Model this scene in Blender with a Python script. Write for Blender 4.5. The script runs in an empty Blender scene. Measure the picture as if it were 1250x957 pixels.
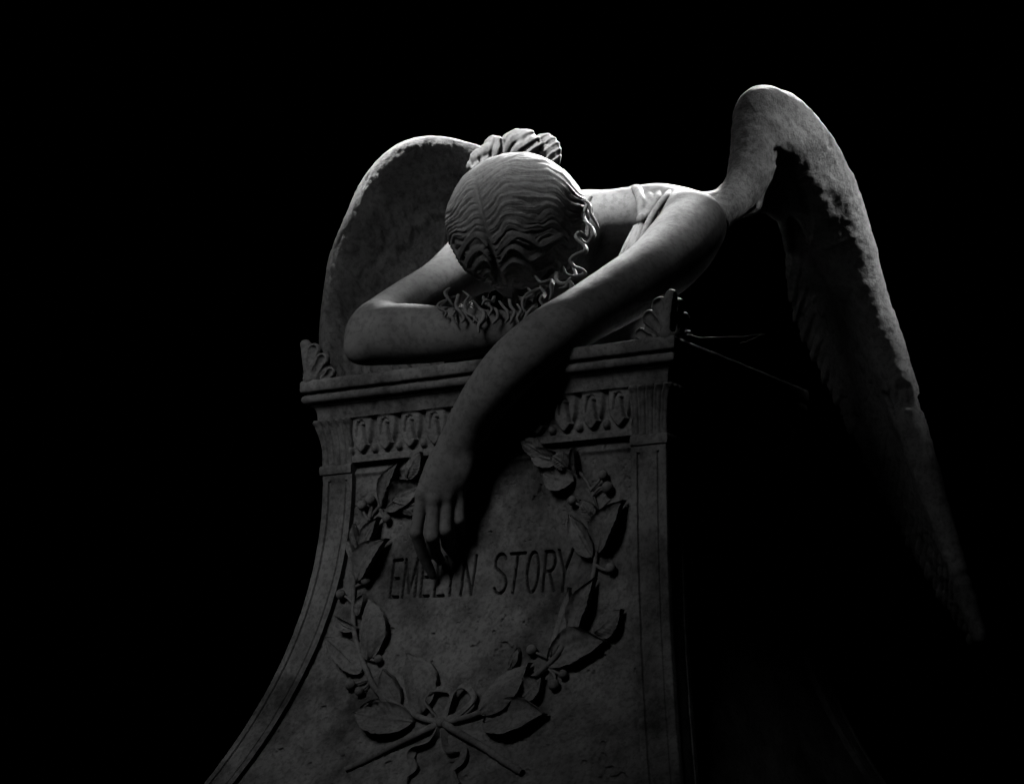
import bpy, math, random
import numpy as np
from mathutils import Vector
random.seed(7); RNG = np.random.default_rng(11)
sc = bpy.context.scene

# ------------------------------------------------------------------ camera, light, exposure
FPX, CX, HY, CAMZ = 2600.0, 625.0, 970.0, 1.15     # focal length in photo pixels, horizon row, eye height
cam_d = bpy.data.cameras.new('camera'); cam = bpy.data.objects.new('camera', cam_d)
sc.collection.objects.link(cam); sc.camera = cam
cam.location = (0, 0, CAMZ); cam.rotation_euler = (math.radians(90), 0, 0)
cam_d.sensor_width = 36; cam_d.lens = 36*FPX/1250
cam_d.shift_y = (HY-478.5)/1250
cam_d.clip_start = 0.05; cam_d.clip_end = 200

w = bpy.data.worlds.new('World'); sc.world = w; w.use_nodes = True
w.node_tree.nodes['Background'].inputs[0].default_value = (0, 0, 0, 1)
w.node_tree.nodes['Background'].inputs[1].default_value = 0.0
sc.view_settings.view_transform = 'Standard'; sc.view_settings.look = 'None'
sc.view_settings.exposure = 0; sc.view_settings.gamma = 1
sc.cycles.diffuse_bounces = 0; sc.cycles.glossy_bounces = 1        # deep, unfilled shadows

def lamp(kind, name, loc, target, energy, **kw):
    d = bpy.data.lights.new(name, kind); o = bpy.data.objects.new(name, d)
    sc.collection.objects.link(o); o.location = loc
    o.rotation_euler = (Vector(target)-Vector(loc)).to_track_quat('-Z', 'Y').to_euler()
    d.energy = energy
    for k, v in kw.items(): setattr(d, k, v)
    return o
# soft glow from above and behind the statue
lamp('SPOT', 'overhead_light', (0.58, 4.95, CAMZ+2.27), (0.06, 3.50, CAMZ+1.17), 3300,
     spot_size=math.radians(22), spot_blend=1.0, shadow_soft_size=.42)
# added narrow spots that brighten the wing tops, shoulder and knot of hair
lamp('SPOT', 'wing_light', (2.10, 3.50, CAMZ+2.70), (0.59, 3.76, CAMZ+1.03), 330,
     spot_size=math.radians(13.5), spot_blend=1.0, shadow_soft_size=.18)
lamp('SPOT', 'wing_light', (-0.56, 3.97, CAMZ+1.90), (-0.14, 3.75, CAMZ+1.08), 170,
     spot_size=math.radians(24), spot_blend=1.0, shadow_soft_size=.10)
lamp('SPOT', 'shoulder_light', (0.42, 3.28, CAMZ+2.90), (0.20, 3.50, CAMZ+0.97), 55,
     spot_size=math.radians(11), spot_blend=1.0, shadow_soft_size=.15)
lamp('SPOT', 'crown_light', (-0.55, 3.00, CAMZ+2.60), (0.006, 3.40, CAMZ+1.09), 1050,
     spot_size=math.radians(8.4), spot_blend=1.0, shadow_soft_size=.19)
lamp('SPOT', 'wing_light', (-0.30, 2.60, CAMZ+2.20), (0.43, 3.68, CAMZ+1.12), 2,
     spot_size=math.radians(12), spot_blend=1.0, shadow_soft_size=.25)  # added faint fill from the front left on the right wing's wrist
# weaker light from the upper left in front
lamp('SPOT', 'front_light', (-1.20, 1.66, CAMZ+1.90), (-0.29, 3.25, CAMZ+0.57), 32,
     spot_size=math.radians(37), spot_blend=1.0, shadow_soft_size=0.42)

# ------------------------------------------------------------------ numeric helpers
def W(px, py, d):
    return np.array([(px-CX)/FPX*d, d, CAMZ+(HY-py)/FPX*d])
def PR(r, d): return r*d/FPX

_perm = RNG.permutation(4096).astype(np.int64); _val = RNG.random(4096).astype(np.float32)
def vnoise(x, y, z):
    x = np.asarray(x, np.float32); y = np.asarray(y, np.float32); z = np.asarray(z, np.float32)
    xi = np.floor(x).astype(np.int64); yi = np.floor(y).astype(np.int64); zi = np.floor(z).astype(np.int64)
    fx = x-xi; fy = y-yi; fz = z-zi
    fx = fx*fx*(3-2*fx); fy = fy*fy*(3-2*fy); fz = fz*fz*(3-2*fz)
    def h(a, b, c): return _val[_perm[(_perm[(_perm[a & 4095]+b) & 4095]+c) & 4095]]
    r = 0
    for dx in (0, 1):
        for dy in (0, 1):
            for dz in (0, 1):
                r = r + h(xi+dx, yi+dy, zi+dz)*(fx if dx else 1-fx)*(fy if dy else 1-fy)*(fz if dz else 1-fz)
    return r*2-1
def fbm(x, y, z, o=4, g=.5):
    r = 0; a = 1; s = 0
    for i in range(o):
        r = r+a*vnoise(x*2**i+17*i, y*2**i+5*i, z*2**i+9*i); s += a; a *= g
    return r/s

def spline(pts, n):
    p = np.asarray(pts, float)
    if len(p) == 2:
        t = np.linspace(0, 1, n)[:, None]; return p[0]*(1-t)+p[1]*t
    q = np.vstack([2*p[0]-p[1], p, 2*p[-1]-p[-2]])
    u = np.linspace(0, len(p)-1, n); i = np.minimum(u.astype(int), len(p)-2); t = (u-i)[:, None]
    a, b, c, d = q[i], q[i+1], q[i+2], q[i+3]
    return .5*(2*b+(c-a)*t+(2*a-5*b+4*c-d)*t*t+(3*b-a-3*c+d)*t**3)

def smin(a, b, k):
    h = np.maximum(k-np.abs(a-b), 0)/k
    return np.minimum(a, b)-h*h*k*.25

class Grid:
    """a signed distance field: shapes are merged into it and it is skinned as one surface"""
    def __init__(s, lo, hi, vs):
        s.lo = np.array(lo, float); s.vs = vs
        s.n = np.ceil((np.array(hi)-s.lo)/vs).astype(int)+1
        s.ax = [(s.lo[i]+vs*np.arange(s.n[i])).astype(np.float32) for i in range(3)]
        s.D = np.full(s.n, .5, np.float32)
    def box(s, mn, mx):
        a = np.clip(np.floor((np.asarray(mn)-s.lo)/s.vs).astype(int), 0, s.n)
        b = np.clip(np.ceil((np.asarray(mx)-s.lo)/s.vs).astype(int)+1, 0, s.n)
        if (b <= a).any(): return None
        sl = tuple(slice(a[i], b[i]) for i in range(3))
        return sl, s.ax[0][sl[0]][:, None, None], s.ax[1][sl[1]][None, :, None], s.ax[2][sl[2]][None, None, :]
    def chain(s, pts, rad, k=.01, op='add'):
        pts = np.asarray(pts, float); rad = np.asarray(rad, float)*np.ones(len(pts))
        pad = k+3*s.vs; R = rad.max()+pad
        bb = s.box(pts.min(0)-R, pts.max(0)+R)
        if bb is None: return
        S = bb[0]; T = np.full([q.stop-q.start for q in S], .5, np.float32)
        for a, b, ra, rb in zip(pts[:-1], pts[1:], rad[:-1], rad[1:]):
            r = max(ra, rb)+pad
            c = s.box(np.minimum(a, b)-r, np.maximum(a, b)+r)
            if c is None: continue
            sl, X, Y, Z = c
            ba = b-a; L = max(float(ba@ba), 1e-12)
            t = np.clip(((X-a[0])*ba[0]+(Y-a[1])*ba[1]+(Z-a[2])*ba[2])/L, 0, 1)
            d = np.sqrt((X-a[0]-t*ba[0])**2+(Y-a[1]-t*ba[1])**2+(Z-a[2]-t*ba[2])**2)-(ra+t*(rb-ra))
            loc = tuple(slice(sl[i].start-S[i].start, sl[i].stop-S[i].start) for i in range(3))
            T[loc] = np.minimum(T[loc], d)
        if op == 'add': s.D[S] = smin(s.D[S], T, k)
        else: s.D[S] = -smin(-s.D[S], T, k)
    def ell(s, c, r, k=.01, axes=None, op='add'):
        c = np.asarray(c, float); r = np.asarray(r, float)
        R = r.max()+k+3*s.vs
        bb = s.box(c-R, c+R)
        if bb is None: return
        sl, X, Y, Z = bb; X = X-c[0]; Y = Y-c[1]; Z = Z-c[2]
        if axes is not None:
            A = np.asarray(axes, float)
            X, Y, Z = [A[i, 0]*X+A[i, 1]*Y+A[i, 2]*Z for i in range(3)]
        k0 = np.sqrt((X/r[0])**2+(Y/r[1])**2+(Z/r[2])**2)+1e-9
        k1 = np.sqrt((X/r[0]**2)**2+(Y/r[1]**2)**2+(Z/r[2]**2)**2)+1e-9
        d = k0*(k0-1)/k1
        if op == 'add': s.D[sl] = smin(s.D[sl], d, k)
        else: s.D[sl] = -smin(-s.D[sl], d, k)
    def skin(s):
        D = s.D
        D[0] = D[-1] = .1; D[:, 0] = D[:, -1] = .1; D[:, :, 0] = D[:, :, -1] = .1
        N = (D < 0)
        cnt = np.zeros([n-1 for n in D.shape], np.uint8)
        for i in (0, 1):
            for j in (0, 1):
                for k in (0, 1):
                    cnt += N[i:D.shape[0]-1+i, j:D.shape[1]-1+j, k:D.shape[2]-1+k]
        act = (cnt > 0) & (cnt < 8)
        ids = np.argwhere(act); idx = np.full(act.shape, -1, np.int32); idx[act] = np.arange(len(ids))
        P = np.zeros((len(ids), 3)); M = np.zeros(len(ids))
        cor = [(i, j, k) for i in (0, 1) for j in (0, 1) for k in (0, 1)]
        for a in cor:
            for ax in range(3):
                if a[ax]: continue
                b = list(a); b[ax] = 1
                da = D[ids[:, 0]+a[0], ids[:, 1]+a[1], ids[:, 2]+a[2]]
                db = D[ids[:, 0]+b[0], ids[:, 1]+b[1], ids[:, 2]+b[2]]
                m = (da < 0) != (db < 0)
                t = np.where(m, da/np.where(m, da-db, 1), 0)
                p = np.tile(np.array(a, float), (len(ids), 1)); p[:, ax] += t
                P += p*m[:, None]; M += m
        V = s.lo+(ids+P/M[:, None])*s.vs
        F = []
        for ax in range(3):
            o = [(1, 2), (2, 0), (0, 1)][ax]
            sl0 = [slice(None)]*3; sl1 = [slice(None)]*3
            sl0[ax] = slice(0, -1); sl1[ax] = slice(1, None)
            ch = N[tuple(sl0)] != N[tuple(sl1)]
            e = np.argwhere(ch)
            e = e[(e[:, o[0]] > 0) & (e[:, o[1]] > 0) & (e[:, o[0]] < D.shape[o[0]]-1) & (e[:, o[1]] < D.shape[o[1]]-1)]
            ins = N[e[:, 0], e[:, 1], e[:, 2]]
            q = []
            for da, db in ((1, 1), (0, 1), (0, 0), (1, 0)):
                c = e.copy(); c[:, o[0]] -= da; c[:, o[1]] -= db
                q.append(idx[c[:, 0], c[:, 1], c[:, 2]])
            q = np.stack(q, 1); q[~ins] = q[~ins][:, ::-1]
            F.append(q)
        F = np.vstack(F)
        for _ in range(2):                                   # pull vertices onto the zero surface
            g = np.stack([s.sample(V+np.eye(3)[i]*s.vs*.7)-s.sample(V-np.eye(3)[i]*s.vs*.7) for i in range(3)], 1)/(1.4*s.vs)
            d = s.sample(V); g2 = np.maximum((g*g).sum(1), .2)
            V -= np.clip(d/g2, -s.vs*.5, s.vs*.5)[:, None]*g
        return V, F
    def sample(s, V):
        u = np.clip((V-s.lo)/s.vs, 0, s.n-1.001); i = u.astype(int); f = u-i; r = 0
        for a in (0, 1):
            for b in (0, 1):
                for c in (0, 1):
                    r = r+s.D[i[:, 0]+a, i[:, 1]+b, i[:, 2]+c]*np.abs(1-a-f[:, 0])*np.abs(1-b-f[:, 1])*np.abs(1-c-f[:, 2])
        return r

# ------------------------------------------------------------------ materials
def stone(name, lo, hi, scale=14, spot=.35, rough=.78, bump=.25, streak=False, broad=.2):
    m = bpy.data.materials.new(name); m.use_nodes = True
    nt = m.node_tree; N = nt.nodes; L = nt.links; b = N['Principled BSDF']
    tc = N.new('ShaderNodeTexCoord')
    def noise(sc_, det, vec=None, rough_=.6):
        n = N.new('ShaderNodeTexNoise'); n.inputs['Scale'].default_value = sc_; n.inputs['Detail'].default_value = det
        n.inputs['Roughness'].default_value = rough_
        L.new(vec if vec else tc.outputs['Object'], n.inputs['Vector']); return n.outputs['Fac']
    def ramp(f, p0, c0, p1, c1):
        r = N.new('ShaderNodeValToRGB'); r.color_ramp.elements[0].position = p0; r.color_ramp.elements[1].position = p1
        r.color_ramp.elements[0].color = (c0, c0, c0, 1); r.color_ramp.elements[1].color = (c1, c1, c1, 1)
        L.new(f, r.inputs[0]); return r.outputs[0]
    def mul(a, c, f=1):
        x = N.new('ShaderNodeMix'); x.data_type = 'RGBA'; x.blend_type = 'MULTIPLY'; x.inputs[0].default_value = f
        L.new(a, x.inputs[6]); L.new(c, x.inputs[7]); return x.outputs[2]
    col = ramp(noise(scale, 9, None, .65), .34, lo, .66, hi)
    col = mul(col, ramp(noise(scale*9, 6), .40, 1-spot, .52, 1))       # lichen specks
    col = mul(col, ramp(noise(scale*.45, 6, None, .7), .36, 1-broad, .58, 1))   # broad grime
    if streak:
        mp = N.new('ShaderNodeMapping'); mp.inputs['Scale'].default_value = (1, 1, .14)
        L.new(tc.outputs['Object'], mp.inputs['Vector'])
        col = mul(col, ramp(noise(scale*3, 6, mp.outputs[0]), .38, .55, .58, 1))
    L.new(col, b.inputs['Base Color'])
    b.inputs['Roughness'].default_value = rough
    b.inputs['Specular IOR Level'].default_value = .25
    bm = N.new('ShaderNodeBump'); bm.inputs['Strength'].default_value = bump; bm.inputs['Distance'].default_value = .003
    ad = N.new('ShaderNodeMath'); ad.operation = 'ADD'
    L.new(noise(scale*22, 8, None, .7), ad.inputs[0]); L.new(noise(scale*5, 4), ad.inputs[1])
    L.new(ad.outputs[0], bm.inputs['Height']); L.new(bm.outputs[0], b.inputs['Normal'])
    return m
M_SKIN = stone('pale_marble', .31, .45, 12, .24, .72, .20, False, .30)
M_HAIR = stone('hair_marble', .36, .48, 18, .22, .72, .14)
M_WING = stone('wing_marble', .32, .52, 14, .32, .80, .70, False, .50)
M_DRESS = stone('drapery_marble', .34, .46, 14, .25, .75, .2)
M_PED = stone('pedestal_marble', .28, .50, 16, .30, .82, .45, False, .72)
M_REL = stone('relief_marble', .32, .50, 18, .30, .80, .30, False, .40)
M_CUT = stone('inscription_grime_shade', .07, .13, 30, .4, .9, .3)  # grime in the cut letters, darkened further to stand in for groove shade
M_DARK = stone('dark_stone', .10, .2, 10, .4, .9, .5)
M_SOIL = stone('soil', .03, .07, 8, .5, .95, .8)
M_WEB = bpy.data.materials.new('cobweb_silk'); M_WEB.use_nodes = True
M_WEB.node_tree.nodes['Principled BSDF'].inputs['Base Color'].default_value = (.2, .2, .2, 1)

# ------------------------------------------------------------------ objects
BASE = {}
def thing(name, loc, label, cat, group=None):
    o = bpy.data.objects.new(name, None); sc.collection.objects.link(o); o.location = loc
    o.empty_display_size = .05
    o['label'] = label; o['category'] = cat
    if group: o['group'] = group
    BASE[o] = np.array(loc, float); return o
def mk(name, V, F, mat, parent=None, smooth=True, sharp=None):
    V = np.asarray(V, float)
    b = BASE[parent] if parent else np.zeros(3)
    V = (V-b).astype(np.float32)
    me = bpy.data.meshes.new(name)
    if isinstance(F, np.ndarray):
        me.vertices.add(len(V)); me.vertices.foreach_set('co', V.ravel())
        nf, k = F.shape
        me.loops.add(nf*k); me.loops.foreach_set('vertex_index', F.ravel().astype(np.int32))
        me.polygons.add(nf); me.polygons.foreach_set('loop_start', (np.arange(nf)*k).astype(np.int32))
        me.update(calc_edges=True); me.validate()
    else:
        me.from_pydata(V.tolist(), [], F)
    me.polygons.foreach_set('use_smooth', np.full(len(me.polygons), smooth))
    if sharp: me.set_sharp_from_angle(angle=math.radians(sharp))
    me.materials.append(mat)
    o = bpy.data.objects.new(name, me); sc.collection.objects.link(o)
    if parent:
        o.parent = parent; BASE[o] = b
    return o
def gridfaces(nu, nv, wrapu=False, wrapv=False, flip=False):
    iu = np.arange(nu if wrapu else nu-1); iv = np.arange(nv if wrapv else nv-1)
    I, J = np.meshgrid(iu, iv, indexing='ij')
    a = I*nv+J; b = ((I+1) % nu)*nv+J; c = ((I+1) % nu)*nv+(J+1) % nv; d = I*nv+(J+1) % nv
    F = np.stack([a, b, c, d], -1).reshape(-1, 4)
    return F[:, ::-1] if flip else F
def tube(pts, rad, n=10, flat=None):
    """tube along pts; returns V,F (closed ends)"""
    pts = np.asarray(pts, float); rad = np.asarray(rad, float)*np.ones(len(pts))
    T = np.gradient(pts, axis=0); T /= np.linalg.norm(T, axis=1)[:, None]+1e-12
    up = np.array(NV if abs(T[0]@NV) < .9 else (0, 0, 1.)); V = []
    for p, t, r in zip(pts, T, rad):
        a = np.cross(t, up); a /= np.linalg.norm(a)+1e-12; b = np.cross(a, t)
        th = np.linspace(0, 2*np.pi, n, endpoint=False)
        V.append(p+r*(np.cos(th)[:, None]*a+np.sin(th)[:, None]*b*(flat or 1)))
    V = np.vstack(V); F = [tuple(f) for f in gridfaces(len(pts), n, wrapv=True)]
    F.append(tuple(range(n))[::-1]); F.append(tuple((len(pts)-1)*n+i for i in range(n)))
    return V, F

# ================================================================== pedestal
UV = np.array([.8567, -.5158, 0]); NV = np.array([-.5158, -.8567, 0]); VV = -NV; ZV = np.array([0, 0, 1.])
PW, PD = .6546, .48                       # cornice width and depth
OV = .025                                  # cornice overhang over the shafts
TOP = CAMZ+.6485                           # cornice top
C0 = np.array([-.3326, 3.339, 0])          # front-left cornice corner
S0 = C0+UV*OV-NV*OV                        # front-left shaft corner
SW, SD = PW-2*OV, PD-2*OV                  # shaft width, depth
ZT = CAMZ+.4995; ZB = CAMZ-.06
FA, FB = .105, .165                        # spread of the foot sideways / forwards
def gz(z):
    t = np.maximum((ZT-z)/.483, 0); return t**2.05
def front(s, z, h=0.0):
    """point on the front face: s along it, z height, h out of the shaft plane"""
    s = np.asarray(s, float); z = np.asarray(z, float)
    o = FB*gz(z)+h
    return S0+s[..., None]*UV+o[..., None]*NV+z[..., None]*ZV
RECESS = -.011
def hit(px, py, h=RECESS):
    """where a sight line meets the front face: (s, z)"""
    r = np.array([(px-CX)/FPX, 1, (HY-py)/FPX]); d = 3.1
    for _ in range(30):
        P = r*d; z = CAMZ+P[2]
        n = (np.array([P[0], P[1], 0])-S0)@NV
        d += (n-(FB*float(gz(z))+h))/(-(r@NV))
    P = r*d
    return (np.array([P[0], P[1], 0])-S0)@UV, CAMZ+P[2]

pc = S0+UV*SW/2+VV*SD/2
pedestal = thing('pedestal', (pc[0], pc[1], 0), 'carved grey marble pedestal with laurel wreath, inscription and flaring foot under the weeping angel', 'pedestal')

def ring_loft(prof, name, mat, base=S0, w=SW, d=SD, nu=90, nv=60, noise=0, sharp=35, parent=pedestal, cap=True):
    """prof: list of (offset sideways, offset forwards, z), bottom to top or top to bottom"""
    V = []
    for a, b, z in prof:
        x = np.linspace(-a, w+a, nu); y = np.linspace(-b, d+b, nv)
        loop = [(q, -b) for q in x[:-1]]+[(w+a, q) for q in y[:-1]]+[(q, d+b) for q in x[::-1][:-1]]+[(-a, q) for q in y[::-1][:-1]]
        L = np.array(loop); V.append(base+L[:, :1]*UV+L[:, 1:]*VV+z*ZV)
    n = len(V[0]); V = np.array(V)
    if noise:
        P = V.reshape(-1, 3)
        P += noise*np.stack([fbm(P[:, 0]*60+i*7, P[:, 1]*60, P[:, 2]*60) for i in range(3)], 1)
        chip = np.maximum(fbm(P[:, 0]*45, P[:, 1]*45, P[:, 2]*45+50)-.32, 0)*noise*9
        P -= chip[:, None]*(P-(pc+ZV*P[:, 2:]))*3
        V = P.reshape(V.shape)
    F = [tuple(f) for f in gridfaces(len(prof), n, wrapv=True)]
    if cap:
        F.append(tuple(range(n))); F.append(tuple((len(prof)-1)*n+i for i in range(n))[::-1])
    return mk(name, V.reshape(-1, 3), F, mat, parent, True, sharp)

# core (behind the panels)
zz = np.linspace(TOP-.05, ZB, 60)
ring_loft([(FA*gz(z)-.024, FB*gz(z)-.024, z) for z in zz], 'core', M_PED, nu=8, nv=8)
# cornice: slab, torus, cavetto
pr = []
def arc(cx, cz, r, a0, a1, n=8):
    for a in np.linspace(a0, a1, n):
        pr.append((cx+r*math.cos(math.radians(a)), cz+r*math.sin(math.radians(a))))
pr += [(-.06, TOP-.0005)]
pr += [(OV-.004, TOP), (OV-.0015, TOP-.0012), (OV, TOP-.004), (OV, TOP-.016), (OV-.0015, TOP-.0185), (OV-.008, TOP-.020), (OV-.008, TOP-.0225)]
arc(OV-.0085, TOP-.0295, .007, 85, -85)
pr += [(OV-.011, TOP-.0365), (OV-.012, TOP-.0385)]
for t in np.linspace(0, 1, 8): pr.append((OV-.0125-.0075*math.sin(t*1.57), TOP-.040-.020*(1-math.cos(t*1.57))))
pr += [(.005, TOP-.062), (-.012, TOP-.0625)]
ring_loft([(a, a, z) for a, z in pr], 'cornice', M_PED, nu=260, nv=160, noise=.0009, sharp=50)

# corner pilasters
PWID = .057
def corner(cu, cv, z, e=0):
    a = FA*gz(z)+e; b = FB*gz(z)+e
    return S0+UV*(-a if cu == 0 else SW+a)+VV*(-b if cv == 0 else SD+b)+ZV*z
def pil(cu, cv):
    da = UV if cu == 0 else -UV; db = VV if cv == 0 else -VV
    def loft(rows, name, mat, parent, sharp=40, cap=True, close_flip=False):
        V = np.array(rows); n = V.shape[1]
        P = V.reshape(-1, 3); P = P+.0006*np.stack([fbm(P[:, 0]*70+i*7, P[:, 1]*70, P[:, 2]*70) for i in range(3)], 1)
        flip = (cu == 0) != (cv == 0)
        F = [tuple(f) for f in gridfaces(V.shape[0], n, wrapv=True, flip=flip)]
        a = tuple(range(n)); b = tuple((V.shape[0]-1)*n+i for i in range(n))
        F += [a[::-1] if flip else a, b if flip else b[::-1]]
        return mk(name, P, F, mat, parent, True, sharp)
    g = .0035
    half = [(PWID, 0), (PWID-.0015, 0), (PWID-.009, 0), (PWID-.0105, g), (PWID-.0125, g), (PWID-.014, g*.35), (PWID-.028, g*.3),
            (.016, g*.35), (.0145, g), (.0125, g), (.011, 0), (.003, 0), (.0008, .0008)]
    rows = []
    zs = np.concatenate([[TOP-.146], np.linspace(TOP-.158, ZB, 70)])
    for i, z in enumerate(zs):
        gg = 0 if i == 0 else 1
        A = [(x, y*gg) for x, y in half]; B = [(y, x) for x, y in A[::-1][1:]]
        poly = A+B+[(PWID*.9, PWID)] if False else A+B
        poly = poly+[(PWID, PWID)]
        c = corner(cu, cv, z); rows.append([c+x*da+y*db for x, y in poly])
    # a short plain head above the sunk panel
    A = [(x, 0) for x, y in half]; B = [(y, x) for x, y in A[::-1][1:]]; B = [(0 if i else .0008, b[1]) for i, b in enumerate(B)]
    c = corner(cu, cv, TOP-.1565); rows.insert(1, [c+x*da+y*db for x, y in A+B+[(PWID, PWID)]])
    shaft = loft(rows, 'corner_pilaster', M_PED, pedestal)
    # collar
    rows = []
    for e, z in ((0, TOP-.1475), (.0028, TOP-.1465), (.0035, TOP-.143), (.0035, TOP-.136), (.0022, TOP-.1335), (0, TOP-.132)):
        q = np.linspace(0, PWID+e, 12)
        poly = [(x-e, -e) for x in q[::-1]]+[(-e, x-e) for x in q[1:]]+[(PWID, PWID)]
        c = corner(cu, cv, z); rows.append([c+x*da+y*db for x, y in poly])
    loft(rows, 'collar', M_PED, shaft)
    # fluted capital
    rows = []; q = np.linspace(0, 1, 56)
    for z_, in [(v,) for v in np.linspace(0, 1, 26)]:
        z = TOP-.133+(.0705)*z_
        fl = .001+.0125*max(0, (z_-.15)/.85)**2.2
        lip = .0028*math.exp(-((z_-.95)/.05)**2)
        if z_ > .985: fl -= .002
        def prof(x):
            k = (x*5.0) % 1
            fold = abs(math.sin(math.pi*k))
            depth = .0030*(1-fold**.5)*(1-.2*z_)
            depth += .0022*max(0, 1-abs(k-.5)/.16)*(z_ < .86)*(1 if z_ > .05 else 0)
            scal = .0045*(z_ > .8)*(1-fold)*((z_-.8)/.2)
            return fl+lip*fold-depth-scal
        poly = [((PWID+fl)*x-fl, -prof(x)) for x in q[::-1]]
        poly[-1] = (-prof(0), -prof(0))
        poly += [(y, x) for x, y in poly[::-1][1:]]+[(PWID, PWID)]
        c = corner(cu, cv, z); rows.append([c+x*da+y*db for x, y in poly])
    loft(rows, 'capital', M_PED, shaft, 60)
for cu in (0, 1):
    for cv in (0, 1): pil(cu, cv)

# frieze of leaves and darts across the front (and round the right side)
def frieze(name, s0, s1, P, units):
    z0, z1 = TOP-.062, TOP-.131
    nu, nv = int((s1-s0)/.0011), 76
    S, Zt = np.meshgrid(np.linspace(0, 1, nu), np.linspace(0, 1, nv), indexing='ij')
    H = np.full(S.shape, -.006)
    u = S*units; k = np.floor(u); x = u-k-.5
    zt = Zt/.80                                            # motif fills the upper 80 %
    wd = .465*np.clip(1-np.clip((zt-.40)/.62, 0, 1)**1.9, 0, 1)**.75
    ins = wd-np.abs(x)
    leaf = np.clip(ins/.10, 0, 1)*(zt < 1.02)
    bulge = np.sqrt(np.clip(1-(x/.46)**2, 0, 1))*np.sin(np.clip(zt, 0, 1)*1.9+.45)
    H += leaf*(.003+.008*bulge)
    # hooked slot cut in each leaf
    cx = .10+.16*np.clip((zt-.25)/.6, 0, 1); slot = np.exp(-((x-cx)/.055)**2)*(zt > .22)*(zt < .78)
    cx2 = -.12-.05*np.sin(zt*3); slot += .7*np.exp(-((x-cx2)/.035)**2)*(zt > .10)*(zt < .55)
    hook = np.exp(-((np.hypot(x+.01, (zt-.24)*1.0)-.12)/.03)**2)*(zt < .24)
    H -= leaf*(.0085*np.clip(slot, 0, 1)+.004*hook)
    xd = np.abs(x)-.5; dart = np.clip(1-(xd/.14)**2-((zt-.90)/.14)**2, 0, 1)**.5
    H = np.maximum(H, -.006+.009*dart)
    H += np.where(zt > 1.06, .005, 0)+.004*np.clip((.06-zt)/.06, 0, 1)
    H += .0006*fbm(S*120, Zt*20, S*0, 3)
    Z = z0+(z1-z0)*Zt; Pn = P(s0+(s1-s0)*S, Z, H)
    F = gridfaces(nu, nv)
    return mk(name, Pn.reshape(-1, 3), F, M_REL, pedestal)
frieze('frieze', PWID-.004, SW-PWID+.004, front, 11)
def right_face(s, z, h=0.0):
    s = np.asarray(s, float); z = np.asarray(z, float); o = FA*gz(z)+h
    return S0+SW*UV+s[..., None]*VV+o[..., None]*UV+z[..., None]*ZV
frieze('frieze', PWID-.004, SD-PWID+.004, right_face, 7)

# inscription strokes: letter shapes in (x 0..1, y 0..1)
def arcp(cx, cy, rx, ry, a0, a1, n=18):
    return [(cx+rx*math.cos(math.radians(a)), cy+ry*math.sin(math.radians(a))) for a in np.linspace(a0, a1, n)]
GL = {
 'E': [[(.05, 0), (.05, 1)], [(.05, 1), (.95, 1)], [(.05, .5), (.75, .5)], [(.05, 0), (.95, 0)]],
 'M': [[(.0, 0), (.12, 1)], [(.12, 1), (.5, .1)], [(.5, .1), (.88, 1)], [(.88, 1), (1, 0)]],
 'L': [[(.05, 0), (.05, 1)], [(.05, 0), (.95, 0)]],
 'Y': [[(.0, 1), (.5, .45)], [(1, 1), (.5, .45)], [(.5, .45), (.5, 0)]],
 'N': [[(.05, 0), (.05, 1)], [(.05, 1), (.95, 0)], [(.95, 0), (.95, 1)]],
 'S': [arcp(.5, .755, .42, .245, 30, 200)+arcp(.5, .25, .44, .25, 60, -150)],
 'T': [[(.5, 0), (.5, 1)], [(0, 1), (1, 1)]],
 'O': [arcp(.5, .5, .45, .5, 0, 360, 36)],
 'R': [[(.08, 0), (.08, 1)], [(.08, 1), (.5, 1)]+arcp(.5, .75, .4, .25, 90, -90, 14)+[(.08, .5)], [(.45, .5), (.98, 0)]],
}
# each letter: bottom-left, bottom-right, top-left, top-right as seen on the stone
k5 = 1250/255
def q5(x, y): return hit(455+x/k5, 650+y/k5)
LET = [('E', (95, 388), (150, 385), (120, 168), (178, 162)), ('M', (172, 388), (250, 383), (186, 163), (278, 155)),
       ('E', (280, 382), (336, 380), (300, 157), (352, 152)), ('L', (362, 381), (424, 378), (392, 150), (440, 148)),
       ('Y', (422, 376), (492, 374), (440, 148), (512, 142)), ('N', (520, 374), (588, 370), (545, 145), (622, 138)),
       ('S', (712, 365), (795, 362), (728, 132), (806, 125)), ('T', (796, 362), (872, 360), (826, 128), (910, 122)),
       ('O', (908, 360), (982, 356), (926, 120), (1000, 114)), ('R', (1008, 352), (1085, 348), (1028, 116), (1098, 108)),
       ('Y', (1098, 352), (1170, 348), (1112, 106), (1196, 98))]
STROKES = []
for ch, bl, br, tl, tr in LET:
    bl, br, tl, tr = [np.array(q5(*p)) for p in (bl, br, tl, tr)]
    for st in GL[ch]:
        STROKES.append(np.array([(1-x)*(1-y)*bl+x*(1-y)*br+(1-x)*y*tl+x*y*tr for x, y in st]))
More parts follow.
